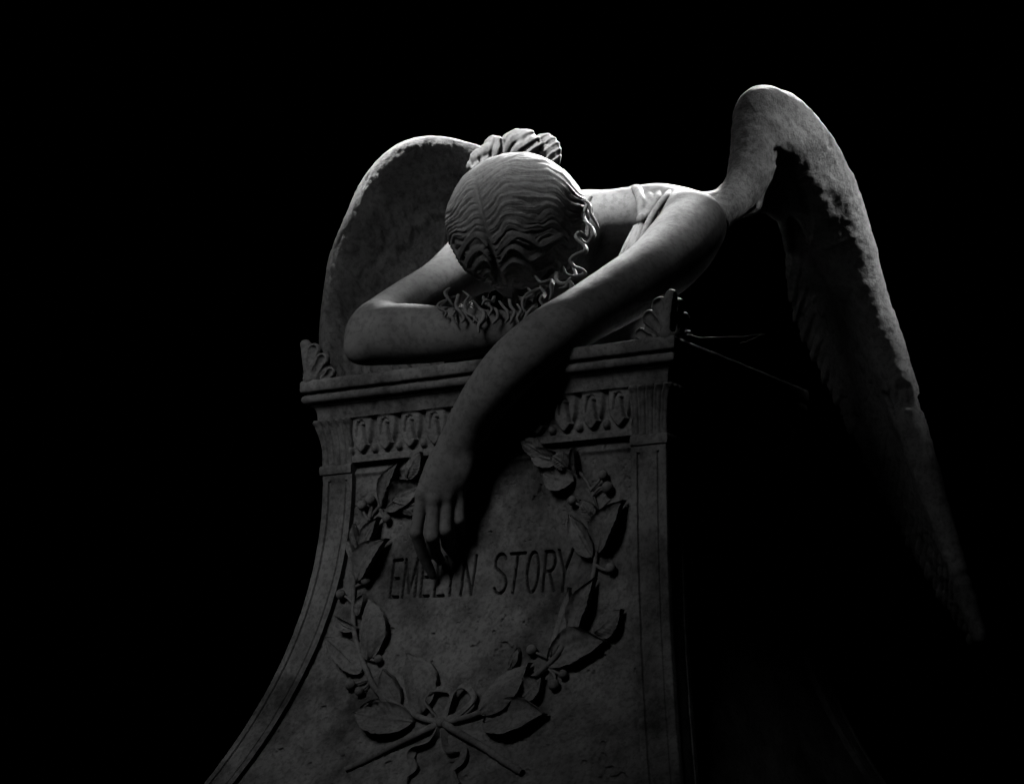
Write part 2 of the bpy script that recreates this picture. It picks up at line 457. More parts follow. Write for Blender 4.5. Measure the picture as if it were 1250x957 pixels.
# front panel: one fine sheet with pits, worn surface and the cut letters
PZ1, PZ0 = TOP-.1305, ZB+.002
nz = int((PZ1-PZ0)/.00095); nu = 560
zr = np.linspace(PZ1, PZ0, nz); q = np.linspace(0, 1, nu)
gzr = gz(zr); sl = PWID-.006-FA*gzr; sr = SW-PWID+.006+FA*gzr
S = sl[None, :]+(sr-sl)[None, :]*q[:, None]; Z = np.repeat(zr[None, :], nu, 0)
H = np.full(S.shape, RECESS)
H += .0016*fbm(S*14, Z*14, S*0, 4)+.0007*fbm(S*90, Z*90, S*0+3, 3)
GD = np.zeros(S.shape)
for st in STROKES:
    mn = st.min(0)-.006; mx = st.max(0)+.006
    m = (S > mn[0]) & (S < mx[0]) & (Z > mn[1]) & (Z < mx[1])
    p = np.stack([S[m], Z[m]], 1); dd = np.full(len(p), 1.)
    for a, b in zip(st[:-1], st[1:]):
        ba = b-a; t = np.clip(((p-a)@ba)/max(ba@ba, 1e-12), 0, 1)
        dd = np.minimum(dd, np.linalg.norm(p-a-t[:, None]*ba, axis=1))
    GD[m] = np.maximum(GD[m], np.clip(1-dd/.0029, 0, 1))
zn = (S > .11) & (S < .47) & (Z > 1.435) & (Z < 1.525)
pit = fbm(S*46, Z*46, S*0+8, 3); H -= .004*np.clip((pit-.52)/.10, 0, 1)*~zn
pit = fbm(S*150, Z*150, S*0+18, 2); H -= .0016*np.clip((pit-.5)/.12, 0, 1)*(1-.7*zn)
# sunk border moulding along the top edge
dt = (PZ1-Z); H += .004*np.exp(-((dt-.017)/.004)**2)-.004*np.exp(-((dt-.005)/.004)**2)
H -= .0075*np.clip(GD*1.8, 0, 1)
P = front(S, Z, H).reshape(-1, 3); F = gridfaces(nu, nz)
cut = (GD.reshape(-1)[F] > .05).all(1)
panel = mk('front_panel', P, F[~cut], M_PED, pedestal)
used = np.unique(F[cut]); rm = np.full(len(P), -1); rm[used] = np.arange(len(used))
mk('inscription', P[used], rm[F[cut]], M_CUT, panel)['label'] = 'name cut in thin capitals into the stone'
# plain right-hand panel
zr2 = np.linspace(PZ1, PZ0, 120); q2 = np.linspace(0, 1, 60)
g2 = gz(zr2); sl = PWID-.006-FB*g2; sr = SD-PWID+.006+FB*g2
S2 = sl[None]+(sr-sl)[None]*q2[:, None]; Z2 = np.repeat(zr2[None], 60, 0)
mk('side_panel', right_face(S2, Z2, RECESS+.0015*fbm(S2*20, Z2*20, S2*0, 4)).reshape(-1, 3), gridfaces(60, 120), M_PED, pedestal)
# plinth and step under it
a, b = FA*gz(ZB), FB*gz(ZB)
ring_loft([(a+.015, b+.015, ZB-.0005), (a+.02, b+.02, ZB-.006), (a+.02, b+.02, ZB-.10), (a+.05, b+.05, ZB-.13), (a+.05, b+.05, .52)], 'plinth', M_PED, nu=40, nv=40, noise=.001)

# ---- corner palmettes
def palmette(cu, cv):
    da = UV if cu == 0 else -UV; db = VV if cv == 0 else -VV
    c = C0+UV*(0 if cu == 0 else PW)+VV*(0 if cv == 0 else PD)+ZV*TOP+da*.003+db*.003
    lo = c+np.minimum(0, (da+db)*.09)-.03; hi = c+np.maximum(0, (da+db)*.09)+.03
    mn = np.minimum.reduce([c, c+da*.075, c+db*.075])-.025; mx = np.maximum.reduce([c, c+da*.075, c+db*.075])+.025
    mn[2] = TOP-.008; mx[2] = TOP+.085
    G = Grid(mn, mx, .0012)
    for d1, d2 in ((da, db), (db, da)):
        def at(x, z, h=0.): return c+d1*x+d2*(.010-h)+ZV*z
        # backing lobe
        G.chain([at(.006, .004, -.002), at(.008, .048, -.002)], [.010, .009], .006)
        G.chain([at(.008, .004, -.002), at(.026, .034, -.002)], [.010, .011], .006)
        G.chain([at(.010, .004, -.002), at(.040, .016, -.002)], [.009, .010], .006)
        # scrolled petals: raised curling ribs with hollows between
        petals = [([(.004, .0), (.003, .028), (.004, .056)], .0065, .0090), ([(.011, .001), (.012, .022), (.022, .045)], .0060, .0120),
                  ([(.019, .001), (.022, .012), (.038, .029)], .0055, .0112), ([(.036, .000), (.045, .003), (.053, .008)], .0070, .0088)]
        for i, (p, r0, r1) in enumerate(petals):
            w_ = spline(p, 14); hh = .002+.005*np.linspace(0, 1, 14)**1.5; rr = np.linspace(r0, r1, 14)
            P3 = np.array([at(x, z, h) for (x, z), h in zip(w_, hh)])
            G.chain(P3, rr, .0012)
            Q3 = np.array([at(x, z, h+r*.70) for (x, z), h, r in zip(w_, hh, rr)])
            G.chain(Q3[2:], rr[2:]*.70, .0018, op='sub')
    V, F = G.skin()
    V += .0006*np.stack([fbm(V[:, 0]*90+i*7, V[:, 1]*90, V[:, 2]*90, 2) for i in range(3)], 1)
    mk('acroterion', V, F, M_REL, pedestal)
for cu in (0, 1):
    palmette(cu, 0)

# ---- laurel wreath
def on(px, py, h=.0):
    s, z = hit(px, py); return front(np.array(s), np.array(z), RECESS+h)
stem_paths = [([(545, 884), (514, 875), (489, 861), (464, 843), (450, 815), (442, 794), (436, 770), (434.6, 745), (434, 722), (435, 700), (437, 674), (446, 648), (458, 626), (480, 604), (500, 587), (518, 570)], 4.2, 2.0),
              ([(540, 884), (560, 879), (589, 870), (625, 848), (661, 822), (684, 799), (700, 770), (714, 738), (725, 708), (729, 680), (731, 655), (731, 630), (725, 604), (712, 580), (690, 562)], 4.2, 1.8),
              ([(556, 876), (520, 893), (480, 912), (446, 929), (424, 939)], 5.0, 3.8),
              ([(536, 877), (560, 892), (590, 910), (618, 930), (640, 943)], 5.0, 4.4)]
VS, FS = [], []; off = 0
for pts, r0, r1 in stem_paths:
    p = spline(pts, 60); hh = .006+.003*np.sin(np.linspace(0, 6, 60))
    P3 = np.array([on(x, y, h) for (x, y), h in zip(p, hh)])
    rr = np.linspace(r0, r1, 60)*3.1/FPX*(1+.12*np.array([vnoise(i*.7, r0, r1) for i in range(60)]))
    V, F = tube(P3, rr, 12); VS.append(V); FS += [tuple(i+off for i in f) for f in F]; off += len(V)
twigs = [[(434, 700), (430, 680), (425, 657)], [(440, 682), (441, 665), (437, 642)], [(452, 636), (447, 626), (446, 618)], [(454, 632), (457, 620), (456, 611)],
         [(466, 622), (472, 630), (476, 634)], [(437, 716), (446, 712), (451, 709)], [(434, 738), (427, 730), (420, 726)], [(445, 800), (458, 806), (466, 805)],
         [(455, 828), (445, 832), (432, 836)], [(456, 830), (450, 838), (443, 844)], [(731, 632), (727, 612), (721, 598)], [(731, 634), (738, 620), (748, 611)],
         [(729, 690), (740, 696), (749, 694)], [(676, 805), (664, 800), (653, 794)], [(672, 815), (684, 822), (691, 823)], [(672, 816), (680, 826), (680, 836)],
         [(725, 606), (735, 596), (745, 596)], [(722, 600), (732, 590), (740, 581)], [(724, 620), (712, 618), (702, 612)], [(706, 578), (706, 562), (706, 548)]]
for t in twigs:
    p = spline(t, 10); P3 = np.array([on(x, y, h) for (x, y), h in zip(p, np.linspace(.005, .008, 10))])
    V, F = tube(P3, np.linspace(2.2, 1.4, 10)*3.1/FPX, 8); VS.append(V); FS += [tuple(i+off for i in f) for f in F]; off += len(V)
wreath = mk('laurel_wreath', np.vstack(VS), FS, M_REL, pedestal, True, 60)

def leaf(base, tip, wpx, h0=.0065, hm=.012, h1=.008, bend=0., cup=.0, roll=0., seed=0):
    nu, nv = 34, 19
    b = np.array(hit(*base)); t = np.array(hit(*tip)); ax = t-b; L = np.linalg.norm(ax); ax /= L
    sd = np.array([ax[1], -ax[0]]); w = 1.28*wpx*3.1/FPX
    u = np.linspace(0, 1, nu)[:, None]; v = np.linspace(-1, 1, nv)[None, :]
    prof = np.sin(np.pi*np.clip(u, 0, 1)**.9)**.62*(1-.15*u); prof = np.maximum(prof*(1-u**7), .03*(1-u))
    half = .5*w*prof*(1+.06*np.array([[vnoise(i*.5, j*2.0+seed, seed*3.3) for j in range(nv)] for i in range(nu)])*np.abs(v))
    mid = bend*L*np.sin(np.pi*u)
    s2 = u*L; c2 = mid+half*v
    S_ = b[0]+ax[0]*s2+sd[0]*c2; Z_ = b[1]+ax[1]*s2+sd[1]*c2
    h = h0+(hm-h0)*np.sin(np.pi*u*.72)/1.0+(h1-h0)*u**2*.8
    h = h+w*((cup*v*v if cup > 0 else -cup*(1-v*v))*prof+roll*(v+1)*.5*prof)          # cupped or tilted blade
    h = h+.0016*np.exp(-(v/.10)**2)*(1-u)-.0016*np.exp(-((np.abs(v)-.2)/.12)**2)*prof   # midrib
    vein = np.sin((u*9-np.abs(v)*2.2)*2*np.pi); h = h+.0009*vein*prof*(np.abs(v) > .15)
    h = h+.0030*np.array([[vnoise(i*.18+seed, j*.2, 4.4+seed) for j in range(nv)] for i in range(nu)])
    h = h+.0022*np.clip((np.abs(v)-.80)/.2, 0, 1)                # raised rim
    top = front(S_+0*v, Z_+0*v, RECESS+np.maximum(h, .0045)); thick = .0042
    bot = front(b[0]+ax[0]*s2+sd[0]*c2*.93, b[1]+ax[1]*s2+sd[1]*c2*.93, RECESS+np.maximum(h-.011, -.001))
    V = np.vstack([top.reshape(-1, 3), bot.reshape(-1, 3)]); n = nu*nv
    F = [tuple(f) for f in gridfaces(nu, nv)]+[tuple(f+n) for f in gridfaces(nu, nv, flip=True)]
    per = [i*nv for i in range(nu)]+[(nu-1)*nv+j for j in range(1, nv)]+[i*nv+nv-1 for i in range(nu-2, -1, -1)]+[j for j in range(nv-2, 0, -1)]
    for i in range(len(per)):
        p, q_ = per[i], per[(i+1) % len(per)]; F.append((q_, p, p+n, q_+n))
    o = mk('leaf', V, F, M_REL, wreath, True, 60); return o
LEAVES = [((469, 619), (492, 564), 17, .25), ((500, 585), (521, 553), 20, .2), ((472, 621), (526, 594), 30, -.3), ((482, 612), (530, 612), 22, -.2), ((442, 674), (469, 632), 19, .25),
          ((439, 709), (479, 658), 31, .2), ((434, 688), (425, 657), 8, .3), ((441, 671), (437, 640), 8, .3), ((454, 806), (457, 730), 35, .05), ((440, 752), (447, 725), 13, .2),
          ((439, 769), (416, 752), 12, .2), ((445, 821), (403, 778), 27, -.15), ((491, 861), (471, 816), 21, -.25), ((519, 871), (503, 797), 39, .05), ((508, 881), (438, 870), 34, .1), ((476, 856), (443, 864), 16, .2),
          ((588, 870), (653, 809), 37, .2), ((593, 882), (673, 871), 37, -.1), ((624, 818), (636, 790), 10, .2), ((641, 852), (669, 826), 28, -.1), ((671, 808), (746, 783), 38, -.25),
          ((675, 802), (698, 717), 15, .3), ((702, 776), (732, 706), 25, .3), ((729, 774), (765, 744), 27, .1), ((726, 681), (698, 628), 23, .2), ((733, 675), (767, 611), 31, .2),
          ((730, 637), (714, 611), 16, .2), ((703, 588), (664, 577), 26, -.3), ((697, 572), (679, 558), 18, .2), ((706, 580), (706, 547), 7, .2), ((690, 562), (648, 548), 20, .2), ((668, 556), (640, 540), 18, .1)]
for i, (b_, t_, w_, rl) in enumerate(LEAVES):
    leaf(b_, t_, w_, hm=.009+.003*((i*7) % 3), h1=.007+.003*((i*5) % 3), cup=(.20, -.24, .24, -.26, .18)[i % 5], roll=rl*.6, bend=.05*((i*3) % 5-2), seed=i)
BER = [(446, 618), (456, 611), (476, 634), (451, 709), (420, 726), (466, 805), (432, 836), (443, 844), (740, 581), (745, 596), (702, 612), (749, 694), (653, 794), (691, 823), (680, 836)]
th = np.linspace(0, np.pi, 13); ph = np.linspace(0, 2*np.pi, 20, endpoint=False)
SPH = np.array([[math.sin(a)*math.cos(b), math.sin(a)*math.sin(b), math.cos(a)] for a in th for b in ph])
for i, (x, y) in enumerate(BER):
    r = (6.6+.8*math.sin(i*2.3))*3.1/FPX
    V = SPH*r*(1+.06*fbm(SPH*2+i, SPH[:, [1]]*2, SPH[:, [2]]*2, 2))
    mk('berry', on(x, y, .009)+V, [tuple(f) for f in gridfaces(13, 20, wrapv=True, flip=True)], M_REL, wreath)
# ribbon bow
def ribbon(paths, name):
    VS, FS = [], []; off = 0
    for pts, wd, hs in paths:
        n = 60; p = spline(pts, n); h = spline([(x, 0) for x in hs], n)[:, 0]
        c = np.array([on(x, y, q_) for (x, y), q_ in zip(p, h)])
        T = np.gradient(c, axis=0); T /= np.linalg.norm(T, axis=1)[:, None]
        ang = .5+.9*np.sin(np.linspace(0, 5, n)+len(pts))
        side0 = np.cross(T, NV); side0 /= np.linalg.norm(side0, axis=1)[:, None]
        sd = side0*np.cos(ang)[:, None]*1+NV*np.sin(ang)[:, None]
        nr = np.cross(sd, T); wv = np.linspace(1, .75, n)*wd*3.1/FPX*.5
        R = []
        for a, t_ in [(-1, 1), (-.5, .7), (0, .6), (.5, .7), (1, 1), (1, -1), (.5, -1.2), (0, -1.3), (-.5, -1.2), (-1, -1)]:
            R.append(c+sd*(a*wv)[:, None]+nr*(t_*.0014))
        V = np.stack(R, 1).reshape(-1, 3)
        F = [tuple(f) for f in gridfaces(n, 10, wrapv=True)]+[tuple(range(10))[::-1], tuple((n-1)*10+i for i in range(10))]
        VS.append(V); FS += [tuple(i+off for i in f) for f in F]; off += len(V)
    return mk(name, np.vstack(VS), FS, M_REL, wreath, True, 50)
bow = ribbon([([(542, 881), (526, 858), (532, 845), (545, 841), (556, 844), (556, 856), (546, 878)], 10, [.008, .012, .014, .010, .012, .014, .010]),
        ([(548, 880), (558, 856), (564, 842), (574, 838), (584, 851), (576, 864), (552, 880)], 10, [.008, .014, .014, .010, .012, .014, .010]),
        ([(541, 888), (530, 905), (510, 914), (505, 926), (510, 937), (500, 946), (495, 960)], 12, [.006, .008, .010, .007, .009, .008, .004]),
        ([(545, 888), (546, 905), (553, 916), (568, 914), (568, 928), (556, 940), (560, 958)], 12, [.006, .008, .010, .007, .009, .008, .004])], 'ribbon')
V = SPH*np.array([.0085, .0085, .0085])*(1+.1*fbm(SPH*3, SPH[:, [1]]*3, SPH[:, [2]]*3, 2))
mk('knot', on(543, 882, .010)+V, [tuple(f) for f in gridfaces(13, 20, wrapv=True, flip=True)], M_REL, bow)

# ================================================================== angel
angel = thing('angel_statue', (.25, 3.80, .52), 'weeping marble angel draped face down over the pedestal with both wings drooping', 'statue')
def WP(l): return [W(*p[:3]) for p in l]
def WR(l): return [PR(p[3], p[2]) for p in l]
def limb(G, l, k, n=None):
    P = np.array(WP(l)); R = np.array(WR(l))
    n = n or 6*len(l)
    Q = spline(np.hstack([P, R[:, None]]), n)
    G.chain(Q[:, :3], np.maximum(Q[:, 3], .002), k)

G = Grid((-.31, 2.98, CAMZ+.29), (.42, 3.86, CAMZ+1.02), .0026)
# torso and shoulder girdle
limb(G, [(712, 305, 3.58, 60), (732, 375, 3.69, 70), (752, 450, 3.78, 74)], .03)
limb(G, [(590, 312, 3.56, 40), (650, 298, 3.56, 46), (720, 285, 3.55, 44), (790, 268, 3.50, 34), (836, 272, 3.44, 34)], .03)
limb(G, [(607, 266, 3.60, 46), (638, 260, 3.61, 50), (668, 272, 3.60, 44)], .03)  # unseen back mass, added to keep overhead light off the angel's right arm
limb(G, [(660, 300, 3.40, 46), (690, 290, 3.50, 48), (715, 290, 3.58, 50)], .025)                         # neck
limb(G, [(730, 272, 3.52, 31), (790, 266, 3.50, 33), (835, 266, 3.48, 32)], .03)
limb(G, [(805, 268, 3.50, 32), (850, 263, 3.52, 27), (882, 250, 3.54, 20), (900, 226, 3.57, 17), (908, 200, 3.585, 14)], .03)                          # trapezius
# angel's left arm (nearest the viewer)
limb(G, [(846, 277, 3.42, 41), (829, 301, 3.36, 43), (799, 331, 3.28, 40.5), (750, 362, 3.20, 37.5), (708, 387, 3.14, 35), (672, 410, 3.105, 35.5), (632, 441, 3.095, 34),
         (600, 477, 3.115, 31), (577, 511, 3.145, 27.5), (562, 541, 3.163, 26)], .022, 70)
# angel's right arm, folded along the cornice
limb(G, [(585, 315, 3.52, 40), (540, 347, 3.44, 31), (500, 371, 3.37, 30), (463, 398, 3.30, 32)], .03)
limb(G, [(456, 410, 3.285, 35), (490, 408, 3.26, 36.5), (530, 408, 3.235, 34), (575, 406, 3.21, 29), (612, 403, 3.195, 24), (632, 404, 3.19, 22)], .012)
limb(G, [(630, 406, 3.19, 21), (655, 410, 3.20, 20), (668, 414, 3.205, 17)], .01)
for i, (dy, L_) in enumerate(((-12, 26), (-4, 32), (4, 30), (11, 24))):
    limb(G, [(664, 412+dy, 3.205, 7), (664+L_*.5, 415+dy, 3.205, 6.5), (664+L_, 420+dy, 3.20, 5.5)], .004)
limb(G, [(640, 416, 3.18, 8), (655, 426, 3.17, 7), (668, 430, 3.17, 6)], .006)
# head: skull, brow, nose, mouth and chin turned down on to the forearm
hc = W(632, 276, 3.31)
hc = hc+np.array([0, .022, .012])
G.ell(hc, (PR(72, 3.31), PR(72, 3.31), PR(68, 3.31)), .01)
G.ell(hc+np.array([.004, .042, -.050]), (.058, .060, .060), .02)
G.chain([hc+np.array([.003, .0, -.105]), hc+np.array([.004, .022, -.122]), hc+np.array([.004, .03, -.118])], [.009, .013, .011], .012)   # nose
for sx in (-1, 1):
    G.ell(hc+np.array([sx*.028, .006, -.096]), (.013, .013, .008), .006, op='sub')
    G.ell(hc+np.array([sx*.028, .010, -.090]), (.012, .012, .011), .004)
    G.ell(hc+np.array([sx*.082, .055, -.035]), (.010, .020, .028), .008)          # ears
G.chain([hc+np.array([-.020, .052, -.112]), hc+np.array([.004, .050, -.117]), hc+np.array([.026, .052, -.112])], [.005, .008, .005], .006)
G.ell(hc+np.array([.004, .085, -.098]), (.024, .024, .022), .02)
# hand
KN = [(516, 603, 3.160, 9.6), (530, 609, 3.156, 10), (545.5, 606, 3.160, 9.8), (560.5, 599, 3.168, 9.4)]
for i, kn in enumerate(KN):
    wr = (550+i*6.5, 548, 3.166, 16.5)
    mid = (.5*(wr[0]+kn[0])-2+i*.5, 576, 3.160, 14)
    limb(G, [wr, mid, kn], .012)
limb(G, [(545, 572, 3.172, 22), (541, 592, 3.176, 18)], .015)
PIPJ = [(508, 650, 3.168, 7.6), (527.5, 655, 3.160, 8.2), (544, 647, 3.164, 8.0), (560, 634, 3.172, 8.0)]
DIP = [(517, 678, 3.192, 6.8), (531, 674, 3.192, 7.0), (546, 665, 3.196, 6.8), (561, 651, 3.202, 6.4)]
TIP = [(528, 702, 3.212, 5.0), (538, 684, 3.214, 5.6), (553, 676, 3.216, 5.4), (566, 662, 3.218, 5.0)]
for a, b, c, d in zip(KN, PIPJ, DIP, TIP):
    P = np.array(WP([a, b, c, d])); R = 1.07*np.array(WR([(a[0], a[1], a[2], 8.0), b, c, d]))
    G.chain([P[0], (P[0]+P[1])/2, P[1]], [R[0], R[1]*.95, R[1]], .004)
    G.chain([P[1], P[2], P[3]], [R[1], R[2], R[3]], .002)
    G.ell(P[0]+np.array([0, -.003, 0]), (.0075, .007, .008), .006)
limb(G, [(538, 562, 3.185, 11), (533, 590, 3.198, 9.5), (531, 615, 3.204, 8), (534, 634, 3.206, 6)], .008)   # thumb behind the palm
# wrist and elbow bones
G.ell(W(438, 428, 3.275), (.020, .018, .018), .02)
V, F = G.skin()
V += .0006*np.stack([fbm(V[:, 0]*28+i*9, V[:, 1]*28, V[:, 2]*28, 3) for i in range(3)], 1)
body = mk('body', V, F, M_SKIN, angel)
del G

# ---- hair
HCd = 3.30; HC = W(631, 270, HCd)
ER = np.array([PR(90.5, HCd), PR(92, HCd), PR(82, HCd)])
G = Grid(HC-np.array([.135, .165, .205]), HC+np.array([.140, .125, .125]), .00135)
G.ell(HC, ER*.945, .006)
PARTLINE = spline([(586, 190), (580, 215), (581, 250), (585, 271), (593, 301), (604, 335), (610, 360)], 200)
def hair_relief():
    """waving locks combed away from the parting, raised on the cap along its own contour"""
    X, Y, Z = np.meshgrid(*G.ax, indexing='ij')
    qx = (X-HC[0])/ER[0]; qy = (Y-HC[1])/ER[1]; qz = (Z-HC[2])/ER[2]
    rn = np.sqrt(qx*qx+qy*qy+qz*qz)+1e-6
    m = (np.abs(G.D) < .022)
    qx, qy, qz = qx[m]/rn[m], qy[m]/rn[m], qz[m]/rn[m]
    back = np.clip(qy, 0, None)
    px = 631+89*qx*(1+.6*back); py = 270-82*qz*(1+.6*back)
    o = np.argsort(PARTLINE[:, 1]); xp = np.interp(py, PARTLINE[o, 1], PARTLINE[o, 0])
    n1 = fbm(px/34, py/34, qy*2, 3); n2 = fbm(px/15+9, py/15, qy*3, 3)
    low = np.clip((py-245)/70, 0, 1); low = low*low*(3-2*low)            # deep waves nearer the brow
    # right of the parting
    u = np.clip((px-xp)/125, 0, 1.4)
    A = np.interp(py, [190, 230, 290, 340], [30, 30, 22, 12])
    fr = py+A*np.sin(np.pi*np.clip(u, 0, 1.1)*.86)
    amp = (.8+3.6*low)*np.clip(u/.18, 0, 1)+2.2*np.clip((px-662)/34, 0, 1)
    fr = fr+amp*np.sin(2*np.pi*2.5*u+.035*py+1.4*n1)+8*n1+2.5*n2
    # left of the parting
    v = np.clip((xp-px)/66, 0, 1.5)
    fl = py-np.interp(py, [190, 250, 300, 350], [60, 44, 12, -4])*v**1.5
    fl = fl+(.6+5.4*np.clip((py-235)/80, 0, 1))*np.clip(v/.15, 0, 1)*np.sin(2*np.pi*1.55*v+.9+.02*py+1.0*n1)+6*n1+2*n2
    right = px > xp
    f = np.where(right, fr, fl+400)
    along = np.where(right, u, v)
    def lobes(P, seed):
        a = f/P+.95*fbm(f/24+seed, along*1.9, 0*f+seed, 2)
        k = np.floor(a); t = a-k-.5
        hgt = .55+.45*_val[(_perm[(k.astype(int)+seed*37) & 4095]+(along*2.2+.5*_val[_perm[k.astype(int) & 4095]]).astype(int)*7) & 4095]
        return (1-(2*np.abs(t))**2.2)*hgt
    big = np.where(right, lobes(10.5, 3), lobes(8.5, 3)); mid = lobes(4.8, 11); fine = lobes(2.5, 23)
    flank = np.clip((px-668)/30, 0, 1)*np.clip((py-215)/40, 0, 1)
    st = np.clip(np.maximum(np.where(right, low*.9, np.clip((py-225)/110, 0, 1)), flank), 0, 1)
    pat = np.clip(.5+1.5*fbm(px/20+31, py/20, qy*2+7, 2), 0, 1)
    lf = np.where(right, 1., 1.5)
    h = (.0013+.0023*st*lf)*big+(.0006+.0016*st)*mid*(.35+.9*pat)+(.0008+.0010*st)*fine*(1.3-pat)
    h *= .65+.6*np.clip(n2+.5, 0, 1)
    d = np.abs(px-xp); part = 1.5*np.exp(-(d/2.6)**2)*np.clip((py-228)/25, 0, 1)
    h = h*(1-.8*np.exp(-(d/5)**2)*np.clip((py-215)/25, 0, 1))-.0022*part
    h += .0030*n1
    G.D[m] -= h.astype(np.float32)
hair_relief()
def cap(px, py, lift=0.):
    """point of the hair cap seen at a pixel (its near side)"""
    x = (px-631)/89.; y = (270-py)/82.; r = math.hypot(x, y)
    if r > .985: x, y = x/r*.985, y/r*.985
    q_ = math.sqrt(max(0, 1-x*x-y*y))
    p = np.array([x, -q_, y]); n = p/ER; n /= np.linalg.norm(n)
    return HC+p*ER*.965+n*lift
rnd = random.Random(5)
def lock(pts, r, k=.0026, lift=.0006, n=30, taper=.3):
    p = spline(pts, n); t = np.linspace(0, 1, n)
    Q = np.array([cap(x, y, lift*math.sin(math.pi*min(1, tt*1.05))**.7 if tt < .95 else 0) for (x, y), tt in zip(p, t)])
    R = PR(r, HCd)*(taper+(1-taper)*np.sin(np.pi*np.clip(t*.9+.06, 0, 1))**.6)
    G.chain(Q, R, k); G.chain(Q+np.array([.001, 0, -.0035]), R*.75, .0008)
# single raised waves along the brow and temple
for p, r in [([(598, 330), (586, 318), (574, 322), (562, 334), (550, 330), (543, 318)], 3.6), ([(602, 340), (592, 328), (580, 332), (570, 344), (557, 341), (548, 330)], 3.4),
             ([(604, 350), (596, 339), (586, 343), (578, 353), (566, 351), (556, 343)], 3.2), ([(594, 316), (582, 304), (570, 309), (558, 320), (547, 314), (542, 303)], 3.0),
             ([(612, 330), (622, 320), (634, 323), (646, 331), (660, 325), (674, 316)], 3.2), ([(612, 341), (624, 333), (636, 335), (648, 341), (662, 337), (676, 330)], 3.2),
             ([(616, 318), (630, 308), (644, 311), (658, 317), (674, 309), (690, 300)], 3.0), 
             ([(650, 345), (662, 346), (674, 338), (686, 334), (696, 322)], 3.2),
             ([(672, 316), (684, 310), (694, 312), (704, 302), (708, 290)], 3.0)]:
    lock(p, r)
# hanging curls
def curl(pts, r, d0, d1, n=30):
    p = spline(pts, n); dd = d0+(d1-d0)*np.minimum(1, np.linspace(0, 1, n)*1.9)
    rr = PR(r, d0)*(.45+.55*np.sin(np.pi*np.clip(np.linspace(.1, 1.02, n), 0, 1))**.7)
    Q = np.array([W(x, y, q_) for (x, y), q_ in zip(p, dd)])
    G.chain(Q, rr, .0010)
    # a twin strand lying beside it
    t_ = np.linspace(0, 1, n)[:, None]
    G.chain(Q+np.array([.0024, .0012, -.0010])*(.5+np.sin(3*t_)), rr*.6, .0010)
    G.chain(Q+np.array([-.0018, .0016, .0012])*(.3+np.cos(4*t_)), rr*.5, .0010)
CUR = [([(556, 362), (546, 366), (536, 371), (535, 376), (544, 381), (542, 387)], 2.4), ([(560, 360), (558, 367), (556, 374), (562, 381), (566, 388), (563, 394)], 3.0),
       ([(558, 372), (556, 380), (552, 387), (557, 396)], 2.2), ([(572, 370), (569, 381), (579, 388), (577, 394)], 2.2), ([(578, 368), (584, 376), (590, 381), (590, 389), (584, 397), (584, 407)], 3.4),
       ([(580, 380), (579, 388), (584, 394)], 2.2), ([(597, 368), (597, 374), (606, 379), (607, 387), (601, 395)], 3.0), ([(610, 368), (614, 374), (619, 380), (620, 388), (616, 394)], 2.4),
       ([(622, 366), (623, 373), (628, 381), (625, 388), (622, 395)], 2.6), ([(668, 350), (655, 354), (644, 359), (638, 367), (638, 376), (642, 382)], 2.6),
       ([(636, 366), (648, 365), (653, 372), (645, 381), (640, 390), (639, 397)], 3.0), ([(654, 338), (661, 345), (673, 342), (672, 350), (673, 357), (670, 366)], 2.8),
       ([(660, 350), (664, 358), (659, 366), (663, 374)], 2.6), ([(680, 333), (679, 342), (686, 347), (696, 345), (697, 353), (691, 359), (686, 364)], 3.4),
       ([(722, 240), (716, 252), (712, 264), (718, 276), (716, 290), (708, 284), (703, 290), (713, 300), (713, 307), (703, 311), (696, 317), (700, 325), (712, 330), (712, 335), (700, 337), (691, 334), (688, 326)], 3.0),
       ([(712, 245), (719, 249), (721, 261), (726, 270), (731, 279)], 2.6), ([(714, 270), (721, 276), (724, 284), (721, 292), (715, 297), (708, 290)], 2.6),
       ([(700, 326), (702, 336), (694, 342), (690, 350), (682, 352)], 2.8), ([(645, 352), (650, 360), (640, 364), (632, 362)], 2.4), ([(604, 362), (600, 368), (592, 366), (588, 372)], 2.2), ([(549, 352), (543, 358), (548, 366), (552, 372)], 2.4),
       ([(566, 356), (572, 362), (567, 370), (570, 378)], 2.3), ([(590, 362), (592, 370), (600, 376), (596, 386)], 2.2), ([(632, 372), (636, 380), (631, 388), (634, 396)], 2.4)]
for i, (p, r) in enumerate(CUR):
    right = p[0][0] > 676; xe = p[-1][0]
    d0 = 3.225 if not right else (3.215 if len(p) < 12 else 3.26)
    d1 = np.interp(xe, [530, 575, 612, 650], [3.178, 3.160, 3.150, 3.140]) if not right else 3.185
    curl(p, r*.72, d0, d1, 30 if len(p) < 12 else 90)
V, F = G.skin()
hair = mk('hair', V, F, M_HAIR, angel)
del G
# knot of hair on the back of the head
bd = 3.40
G = Grid(W(550, 225, bd)-np.array([0, .05, 0]), W(700, 145, bd)+np.array([0, .06, 0]), .0014)
def fold(pts, k=.003): limb(G, [(x, y, bd+dz, r) for x, y, dz, r in pts], k, 30)
fold([(578, 203, -.02, 9), (585, 193, -.02, 11), (598, 187, -.012, 12), (606, 190, -.005, 11)])
fold([(580, 206, -.03, 6), (590, 199, -.028, 7), (602, 196, -.02, 7)], .002)
fold([(599, 178, -.005, 9), (605, 176, -.012, 10), (606, 188, -.018, 9), (602, 204, -.02, 8)])
fold([(594, 184, -.008, 6), (597, 192, -.02, 7), (595, 204, -.025, 7)], .002)
fold([(626, 176, -.005, 15), (640, 174, -.008, 15), (652, 182, -.006, 13)])
fold([(618, 190, -.014, 7), (622, 175, -.018, 8), (630, 166, -.012, 8), (646, 167, -.008, 8)], .0025)
